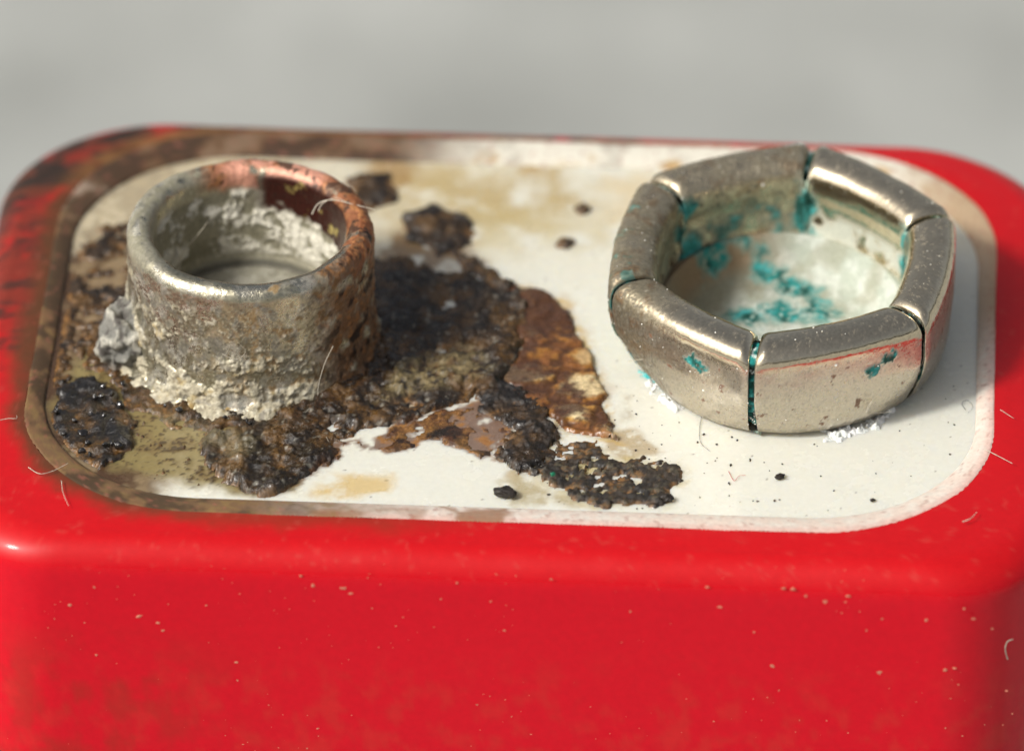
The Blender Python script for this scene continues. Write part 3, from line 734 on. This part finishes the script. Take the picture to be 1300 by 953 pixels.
for ip in range(6):
    a0 = SEAM[ip]; cz = math.radians(a0+30)
    U = np.sign(np.linspace(-1, 1, NU))*np.abs(np.linspace(-1, 1, NU))**.9
    X0, UU, R0 = petal_points(cz, U, pk)
    SSk = np.tile(pks, NU); Zz = X0[:, 2]; ins = SSk > s_roll
    azp = np.degrees(np.arctan2(X0[:, 1], X0[:, 0]))
    q1, q2, q3, q4 = fbm(X0, .6, 3, 121), fbm(X0, 1.8, 5, 122), fbm(X0, 6, 4, 123), fbm(X0, 14, 2, 124)
    C = np.tile(np.array([.72, .62, .45]), (len(X0), 1)); Rg = np.full(len(X0), .10)+.06*q2; Mt = np.ones(len(X0))  # rolled tops warmer than the wall: golden reflection put into the metal colour
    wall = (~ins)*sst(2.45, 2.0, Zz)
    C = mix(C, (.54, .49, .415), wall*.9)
    q5 = fbm(X0, 24, 2, 128); fine = sst(.05, .35, q5)*wall*np.clip(.12+.5*q1+(.8*sst(.2, -.8, UU) if ip == 5 else 0)+(.4 if ip == 1 else 0), 0, 1)
    C = mix(C, (.16, .14, .11), fine*.8); Rg = mixs(Rg, .55, fine*.6)
    fine2 = sst(.22, .4, -q5)*wall*(.5 if ip in (1, 5) else .2); C = mix(C, (.60, .56, .48), fine2); Rg = mixs(Rg, .30, wall)
    dull = {0: .0, 1: .15, 2: .1, 3: .95, 4: 1.3, 5: .55}[ip]     # dulled petals on the left and behind
    dz = np.clip(dull*(.6+.6*q2) + (sst(.1, -.9, UU)*.7 if ip == 5 else 0)*0, 0, 1)
    if ip == 5: dz = np.clip(sst(.2, -.9, UU)*.9+.15*q2, 0, 1)
    C = mix(C, (.17, .145, .085), dz*.8); C = mix(C, (.26, .14, .06), dz*sst(.05, .35, fbm(X0, 2.4, 4, 129))*.6); Rg = mixs(Rg, .5, dz); Mt = mixs(Mt, .7, dz)
    pit = sst(.10, .3, q3*.4+q4*.6-.10+.2*dz)*np.clip(.3+dz, 0, 1)
    C = mix(C, (.09, .08, .06), pit*.7); Rg = mixs(Rg, .65, pit); Mt = mixs(Mt, .4, pit)
    wht = sst(.30, .45, fbm(X0, 9, 4, 125)+.10*np.minimum(dz, .7))*(.12+.3*dz)*sst(-.15, .2, q2)
    C = mix(C, (.62, .60, .52), wht*.6); Mt = mixs(Mt, .1, wht*.8); Rg = mixs(Rg, .8, wht)
    iw = ins*sst(1.75, 1.45, Zz)                                  # pale deposits on the inner skirt
    dep = iw*sst(-.25, .15, q2+.1)*(.8 if ip in (1, 2) else .6)
    C = mix(C, np.array((.52, .55, .48)) if ip in (0, 1, 2, 5) else np.array((.19, .21, .15)), dep); Mt = mixs(Mt, 0, dep); Rg = mixs(Rg, .8, dep)
    tm = sst(.80, 1.0, np.abs(UU)+.35*q2)*ins*sst(2.55, 2.2, Zz)*(.95 if ip in (3, 4, 2) else .4)
    tm = np.maximum(tm, sst(.975, 1.0, np.abs(UU)+.04*q2)*sst(2.7, 2.2, Zz)*sst(.0, .3, fbm(X0, 1.2, 3, 145)+(.2 if ip in (0, 5) else 0))*.8)
    for p in TEALS:
        d = np.linalg.norm((X0+np.array([KX, KY, ZP])-p)*np.array([1, 1, 1.3]), axis=1)
        tm = np.maximum(tm, sst(.24, .14, d+.28*q3))
    if ip == 3: tm = np.maximum(tm, ins*sst(2.1, 1.5, Zz)*sst(-.1, .35, q2)*.6); 
    if ip == 4: tm = np.maximum(tm, (~ins)*sst(.25, .45, q2+.5*sst(1.5, .8, Zz))*.5)
    C = tealcol(C, tm, X0, ip); Mt = mixs(Mt, 0, tm); Rg = mixs(Rg, .8, tm)
    rsp = sst(.42, .5, fbm(X0, 3.3, 4, 126+ip))*wall; C = mix(C, (.16, .06, .02), rsp*.9); Mt = mixs(Mt, 0, rsp)
    foot = sst(.5, .1, Zz)*(~ins)*sst(-.1, .2, q3+.1); C = mix(C, (.34, .31, .24), foot*.5); Rg = mixs(Rg, .6, foot)
    D = .022*q1+.010*q2+.003*q3+.02*wht*q3+.03*tm*(1+q3)+.015*dep-.012*pit
    nr_, nz_ = np.tile(knorm(pk)[:, 0], NU), np.tile(knorm(pk)[:, 1], NU)
    N3 = np.c_[nr_*np.cos(np.radians(azp)), nr_*np.sin(np.radians(azp)), nz_]
    V = lean(X0+N3*D[:, None])+np.array([KX, KY, ZP])
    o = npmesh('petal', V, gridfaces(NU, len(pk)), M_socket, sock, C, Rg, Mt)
    md = o.modifiers.new('thickness', 'SOLIDIFY'); md.thickness = .11; md.offset = -1
    pet_pts.append((V, N3, ins, Zz))
    # gunk in the seam
    a = math.radians(a0); er = np.array([math.cos(a), math.sin(a)]); et = np.array([-er[1], er[0]])
    ss = pks < s_roll+1.5; L = pk[ss]; kN = knorm(pk)[ss]
    rel = np.linspace(-1, 1, 9); corner = 1/ (.30*1+.70*math.cos(math.radians(30)))
    kk = .42+.58*sst(1.5, .1, L[:, 1]); rad = L[:, 0]*(kk+(1-kk)*.985/math.cos(math.radians(30)))
    base = np.c_[rad*er[0], rad*er[1], L[:, 1]]
    n3 = np.c_[kN[:, 0]*er[0], kN[:, 0]*er[1], kN[:, 1]]
    Vs = np.concatenate([base-n3*(.23+.06*r*r)+np.r_[et, 0]*r*.2 for r in rel]).reshape(9, len(L), 3).reshape(-1, 3)
    qn, qh = fbm(Vs, 3, 4, 131), fbm(Vs, 8, 3, 132)
    nrep = np.tile(n3, (9, 1)); Vs = Vs+nrep*(.09*np.clip(qn+.1, 0, 1)+.05*qh)[:, None]
    C = np.tile(np.array([.03, .035, .028]), (len(Vs), 1)); C = tealcol(C, sst(-.05, .2, qn+{0: .15, 3: .25}.get(ip, -.12)), Vs, ip)
    C = mix(C, (.02, .40, .46), sst(.0, .2, fbm(Vs, 1.6, 3, 134))*sst(1.1, .4, Vs[:, 2])*(.95 if ip in (0, 1) else .3)); C = mix(C, (.60, .70, .66), sst(.2, .4, fbm(Vs, 5, 3, 133))*.9)
    npmesh('seam_deposit', lean(Vs)+np.array([KX, KY, ZP]), gridfaces(9, len(L)), M_teal, sock, C, np.full(len(Vs), .8), np.zeros(len(Vs)))

# beads of salt down the front seam
def grains(name, pts, rs_, mat, parent, seed=0, sub=1):
    V0, F0 = ICO[sub]; Vs, Fs = [], []
    rg = np.random.default_rng(seed)
    for i, (p, r) in enumerate(zip(pts, rs_)):
        q = V0*(1+.25*rg.normal(size=(len(V0), 1)))*np.array([r, r, r])*rg.uniform(.7, 1.2, 3)
        Vs.append(q+p); Fs.append(F0+i*len(V0))
    return npmesh(name, np.concatenate(Vs), np.concatenate(Fs), mat, parent, smooth=False)

def patch(name, pts, mat, hgt, colr, parent, seed, f=4, cover=.0, z=ZP):
    poly = np.array(PX(pts, z)); mn, mx = poly.min(0)-.2, poly.max(0)+.2; h_ = .022
    X, Y = np.meshgrid(np.arange(mn[0], mx[0], h_), np.arange(mn[1], mx[1], h_), indexing='ij'); g_ = np.c_[X.ravel(), Y.ravel()]
    m = pmask(g_, pts, .10, .18, 3, seed, z)*sst(-.35+cover, .05+cover, fbm(g_, 3.5, 4, seed))
    v1, v2, vi = worley(g_, 7, seed % 5); Hh = m*(hgt*(.4+fbm(g_, 2, 3, seed+1))+.12*np.clip(1-v1*1.2, 0, 1)*vi+.03*fbm(g_, f*3, 3, seed+2))
    V = np.c_[g_, z+Hh-.012]; F = gridfaces(*X.shape); F = F[(Hh > .008)[F].all(1)]
    u, inv = np.unique(F, return_inverse=True); F = inv.reshape(-1, 4); V = border_down(F, V[u])
    C = np.tile(np.array(colr[0]), (len(V), 1)); C = mix(C, colr[1], sst(-.1, .3, fbm(V, 3, 4, seed+4)))
    return npmesh(name, V, F, mat, parent, C, np.full(len(V), .8), np.zeros(len(V)))
WH = ((.80, .82, .78), (.86, .86, .84))
o = patch('salt_deposit', [(818, 484), (832, 478), (856, 496), (874, 514), (862, 523), (840, 512), (822, 498)], M_salt, .16, WH, bat, 4); o['label'] = 'white salt at the left foot of the socket'
o = patch('salt_deposit', [(1040, 546), (1066, 538), (1100, 532), (1130, 512), (1136, 522), (1110, 546), (1070, 558), (1046, 560)], M_salt, .14, WH, bat, 5, cover=.06); o['label'] = 'white salt at the front foot of the socket'
o = patch('verdigris', [(812, 472), (826, 478), (848, 494), (856, 503), (840, 494), (820, 482)], M_teal, .15, ((.05, .42, .42), (.25, .62, .58)), bat, 7); o['label'] = 'turquoise corrosion at the left foot of the socket'

# ------------------------------------------------------------------ loose grit, specks and crumbs
pts, rs2 = [], []
for ip, (V, N, ins, Zz) in enumerate(pet_pts):
    idx = np.where((~ins) | (Zz > 2.3))[0]
    for i in RNG.choice(idx, (26, 30, 14, 30, 40, 46)[ip], replace=False):
        pts.append(V[i]+N[i]*.004); rs2.append(RNG.uniform(.008, .022)*(1.5 if RNG.random() < .1 else 1))
for t in np.linspace(0, 1, 26):
    p = at_cyl(956+RNG.normal()*4, 490+t*48, (KX, KY), 4.2); pts.append(p); rs2.append(RNG.uniform(.02, .05))
o = grains('white_grit', pts, rs2, M_grit, sock, 3); o['kind'] = 'stuff'
pts, rs2 = [], []
for px, py, r in ((1007, 748, 3.4), (995, 746, 2.4), (1023, 756, 2), (1048, 763, 2.5), (1077, 756, 2.5), (913, 770, 2.5), (898, 745, 2.5), (1175, 787, 2.2), (1224, 772, 2.2), (1236, 785, 2),
                  (957, 802, 2), (1260, 798, 2), (176, 782, 3), (89, 768, 2.2), (122, 831, 3), (397, 743, 3.4), (382, 731, 2.4), (434, 746, 2.8), (445, 753, 2.2), (262, 768, 2), (200, 790, 2.5),
                  (207, 800, 2.2), (120, 745, 2.2), (1120, 785, 2), (1100, 800, 1.8), (980, 845, 2.5), (1200, 850, 2.6), (1212, 848, 2.2), (1117, 853, 2.4), (300, 840, 2), (560, 760, 1.8), (700, 735, 1.8), (640, 800, 2)):
    pts.append(at_y(px, py, -8.75)); rs2.append(r/53)
n_big = len(pts)
while len(pts) < 230:
    px, py = RNG.uniform(5, 1300), RNG.uniform(715, 953)
    if fbm(np.array([[px/160, py/110]]), 1, 3, 5)[0] < -.25+RNG.random()*.6: continue
    pts.append(at_y(px, py, -8.75)); rs2.append((.35+abs(RNG.normal())*.6)/53)
V0, F0 = ICO[1]; Vs, Fs = [], []
for i, (p, r) in enumerate(zip(pts, rs2)):
    Vs.append(V0*(1+.3*RNG.normal(size=(len(V0), 1)))*np.array([r*RNG.uniform(.7, 1.4), r*.3, r*RNG.uniform(.6, 1.1)])+p); Fs.append(F0+i*len(V0))
o = npmesh('dust_specks', np.concatenate(Vs), np.concatenate(Fs), M_dust, smooth=False)
o['kind'] = 'stuff'; o['label'] = 'pale dust specks stuck to the red front of the battery'

pts, rs2 = [], []
while len(pts) < 95:
    px, py = RNG.uniform(690, 1230), RNG.uniform(470, 650)
    p = at(px, py, ZP)
    if rrect(p[None], *OPEN)[0] > -.2 or np.hypot(p[0]-KX, p[1]-KY) < 4.1: continue
    if RNG.random() > math.exp(-max(0, px-860)/240): continue
    pts.append(p); rs2.append(abs(RNG.normal())*.016+.012)
o = grains('crumb_specks', pts, rs2, M_flake, None, 9); o['kind'] = 'stuff'; o['label'] = 'tiny dark specks scattered on the white plate near the crust'

def flake(name, px, py, s, seed, label, mat=M_flake, z=ZP, rot=0, group=None):
    p = at(px, py, z); V, F = ICO[3]
    W = V*(1+.55*fbm(V, 1.3, 4, seed))[:, None]*np.array(s)
    c, s_ = math.cos(rot), math.sin(rot); W[:, :2] = W[:, :2]@np.array([[c, s_], [-s_, c]])
    W[:, 2] -= W[:, 2].min()
    o = npmesh(name, W, F, mat, smooth=False); o.location = (p[0], p[1], z+.002)
    o['label'] = label; o['category'] = 'flake'
    return o
flake('dark_flake', 990, 607, (.12, .10, .05), 3, 'small black flake alone on the white plate in front of the socket', rot=.5)
flake('dark_flake', 641, 630, (.27, .16, .12), 5, 'dark brown crumb by the front rim left of the crumbly crust')
flake('dark_flake', 1108, 636, (.06, .06, .03), 6, 'tiny dark flake near the front right curve of the rim')
flake('dark_flake', 846, 636, (.16, .12, .1), 8, 'black crumb at the right end of the crumbly crust')
flake('blue_crystal', 702, 604, (.06, .05, .05), 9, 'tiny green crystal on the black crust near the front rim', M_flake, ZP+.3)
mg = surf('green crystal', 15, .3, .02, .3, .5, attr=False, base=(.0, .16, .08), rough=.3)
bpy.data.objects['blue_crystal'].data.materials[0] = mg; bpy.data.objects['blue_crystal'].name = 'green_crystal'
bpy.data.objects['green_crystal']['category'] = 'crystal'
p = at_cyl(1068, 502, (KX, KY), 4.12)
V, F = ICO[2]; W = V*(1+.4*fbm(V, 1.4, 3, 4))[:, None]*np.array([.10, .035, .035])
o = npmesh('dark_flake', W, F, M_flake, smooth=False); o.location = p; o.rotation_euler = (0, .25, .3)
o['label'] = 'black splinter stuck to the front wall of the socket'; o['category'] = 'flake'

# ------------------------------------------------------------------ fibres
def fibre(pts, label, r=.014, mat=M_fibre, rend=None):
    o = tube('fibre', pts, r*.8, mat, None, 6, rend if rend else r*.4); o['label'] = label; o['category'] = 'fibre'; return o
def onst(px, py, r=3.06): return at_cyl(px, py, (SX, SY), r)
def onk(px, py, r=4.15): return at_cyl(px, py, (KX, KY), r)
def onp(px, py, dz=.03): return at(px, py, ZP+dz)
ZT = ZP+3.3
fibre([at(396, 272, ZT-.1), at(405, 258, ZT), at(425, 254, ZT+.15), at(450, 260, ZT+.1), at(476, 266, ZT+.05)], 'pale fibre lying over the right of the copper rim of the stud', .022)
fibre([at(404, 268, ZT-.1), at(410, 258, ZT+.05), at(426, 251, ZT+.2), at(440, 257, ZT+.1)], 'short pale fibre tangled on the rim above the longer one', .015)
fibre([at(228, 345, ZP+1.3), at(231, 322, ZP+1.7), at(246, 304, ZP+2.1), at(256, 292, ZP+2.4), at(263, 283, ZP+2.6)], 'thin pale hair standing up inside the hollow of the stud', .017)
fibre([onst(423, 439), onst(412, 462), onst(404, 492, 3.15), onst(404, 520, 3.3), onst(408, 540, 3.5), onp(417, 560, .3)], 'long fine pale hair hanging down the front right of the stud', .011)
fibre([onst(411, 513, 3.2), onst(430, 506, 3.3), onst(459, 490, 3.35)], 'thick pale straw at the lower right foot of the stud', .05, M_fibre, .02)
fibre([onst(282, 449), onst(300, 456), onst(312, 446), onst(303, 436)], 'curled pale hair stuck to the front wall of the stud', .009)
fibre([onk(797, 458, 3.98), onk(808, 457, 3.98), onk(830, 454, 3.99), onk(843, 453, 3.99), onk(838, 442, 4.02), onk(831, 428, 4.08)], 'looped pale hair on the left wall of the socket', .011)
fibre([onk(1100, 523, 4.2), onk(1108, 508, 4.2), onk(1101, 519, 4.25), onk(1116, 524, 4.2), onk(1132, 522, 4.3)], 'white thread curled at the front right foot of the socket', .012)
fibre([onp(892, 522), onp(888, 545), onp(890, 562), onp(902, 573)], 'thin dark hair on the white plate below the socket', .009, M_dkfib)
fibre([onp(925, 598), onp(932, 610), onp(938, 604), onp(947, 603)], 'short pink fibre on the white plate in front of the socket', .01, M_rdfib)
fibre([onp(1226, 520), onp(1221, 512), onp(1228, 508), onp(1235, 516), onp(1229, 524)], 'dark hair curled in a loop near the right rim of the plate', .008, M_dkfib)
zc = .0
fibre([at(36, 593, .0), at(50, 601, .0), at(66, 598, .0), at(86, 588, .05)], 'pale curled fibre on the red front left corner of the battery', .013)
fibre([at(78, 610, .0), at(80, 625, .0), at(87, 642, -.01)], 'short pale hair lying on the red front rim at left', .012)
fibre([at(0, 533, .0), at(12, 531, .0), at(21, 531, .01), at(21, 527, .01)], 'pale hair at the left edge of the red top', .012)
fibre([at(1250, 570, .0), at(1266, 578, .02), at(1285, 588, .01)], 'pale hair lying on the red right rim of the battery', .014)
fibre([at(1270, 520, .0), at(1278, 525, .02), at(1287, 531, .01)], 'short pale hair on the right rim beside the plate', .011)
fibre([at_y(1279, 836, -8.2), at_y(1276, 824, -8.25), at_y(1279, 814, -8.25), at_y(1286, 811, -8.2)], 'pale hooked hair on the lower right of the red front', .025)
fibre([at(1222, 662, .0), at(1232, 658, .02), at(1240, 650, .0)], 'pale lint on the front right corner of the red rim', .018)

# ------------------------------------------------------------------ wet black beads in the front left corner and along the foot of the stud
bp_, br_ = [], []
rg = np.random.default_rng(5)
poly = np.array(PX(TAR))
for k in range(30):
    px, py = rg.uniform(72, 160), rg.uniform(490, 588); p = at(px, py, ZP)
    if sdf(p[None], poly)[0] > -.05: continue
    r = rg.uniform(.04, .11); bp_.append(p+np.array([0, 0, .10+rg.uniform(0, .16)])); br_.append(r)
for k in range(14):
    a = math.radians(rg.uniform(-178, -25)); q = rg.uniform(3.25, 3.7); r = rg.uniform(.03, .085)
    bp_.append(np.array([SX+q*math.cos(a), SY+q*math.sin(a), ZP+.12+rg.uniform(0, .1)])); br_.append(r)
for k in range(0):
    p = at(rg.uniform(250, 400), rg.uniform(560, 625), ZP)
    bp_.append(p+np.array([0, 0, .10+rg.uniform(0, .1)])); br_.append(rg.uniform(.03, .09))
V0, F0 = ICO[3]; Vs, Fs = [], []
for i, (p, r) in enumerate(zip(bp_, br_)):
    W = V0*(1+.5*fbm(V0, 1.2, 3, i*.7))[:, None]*r*rg.uniform(.6, 1.5, 3); Vs.append(W+p); Fs.append(F0+i*len(V0))
M_bead = surf('wet tar', 12, .25, .02, .4, .6, coat=.6, attr=False, base=(.010, .008, .007), rough=.12)
o = npmesh('tar_beads', np.concatenate(Vs), np.concatenate(Fs), M_bead, bat); o['kind'] = 'stuff'
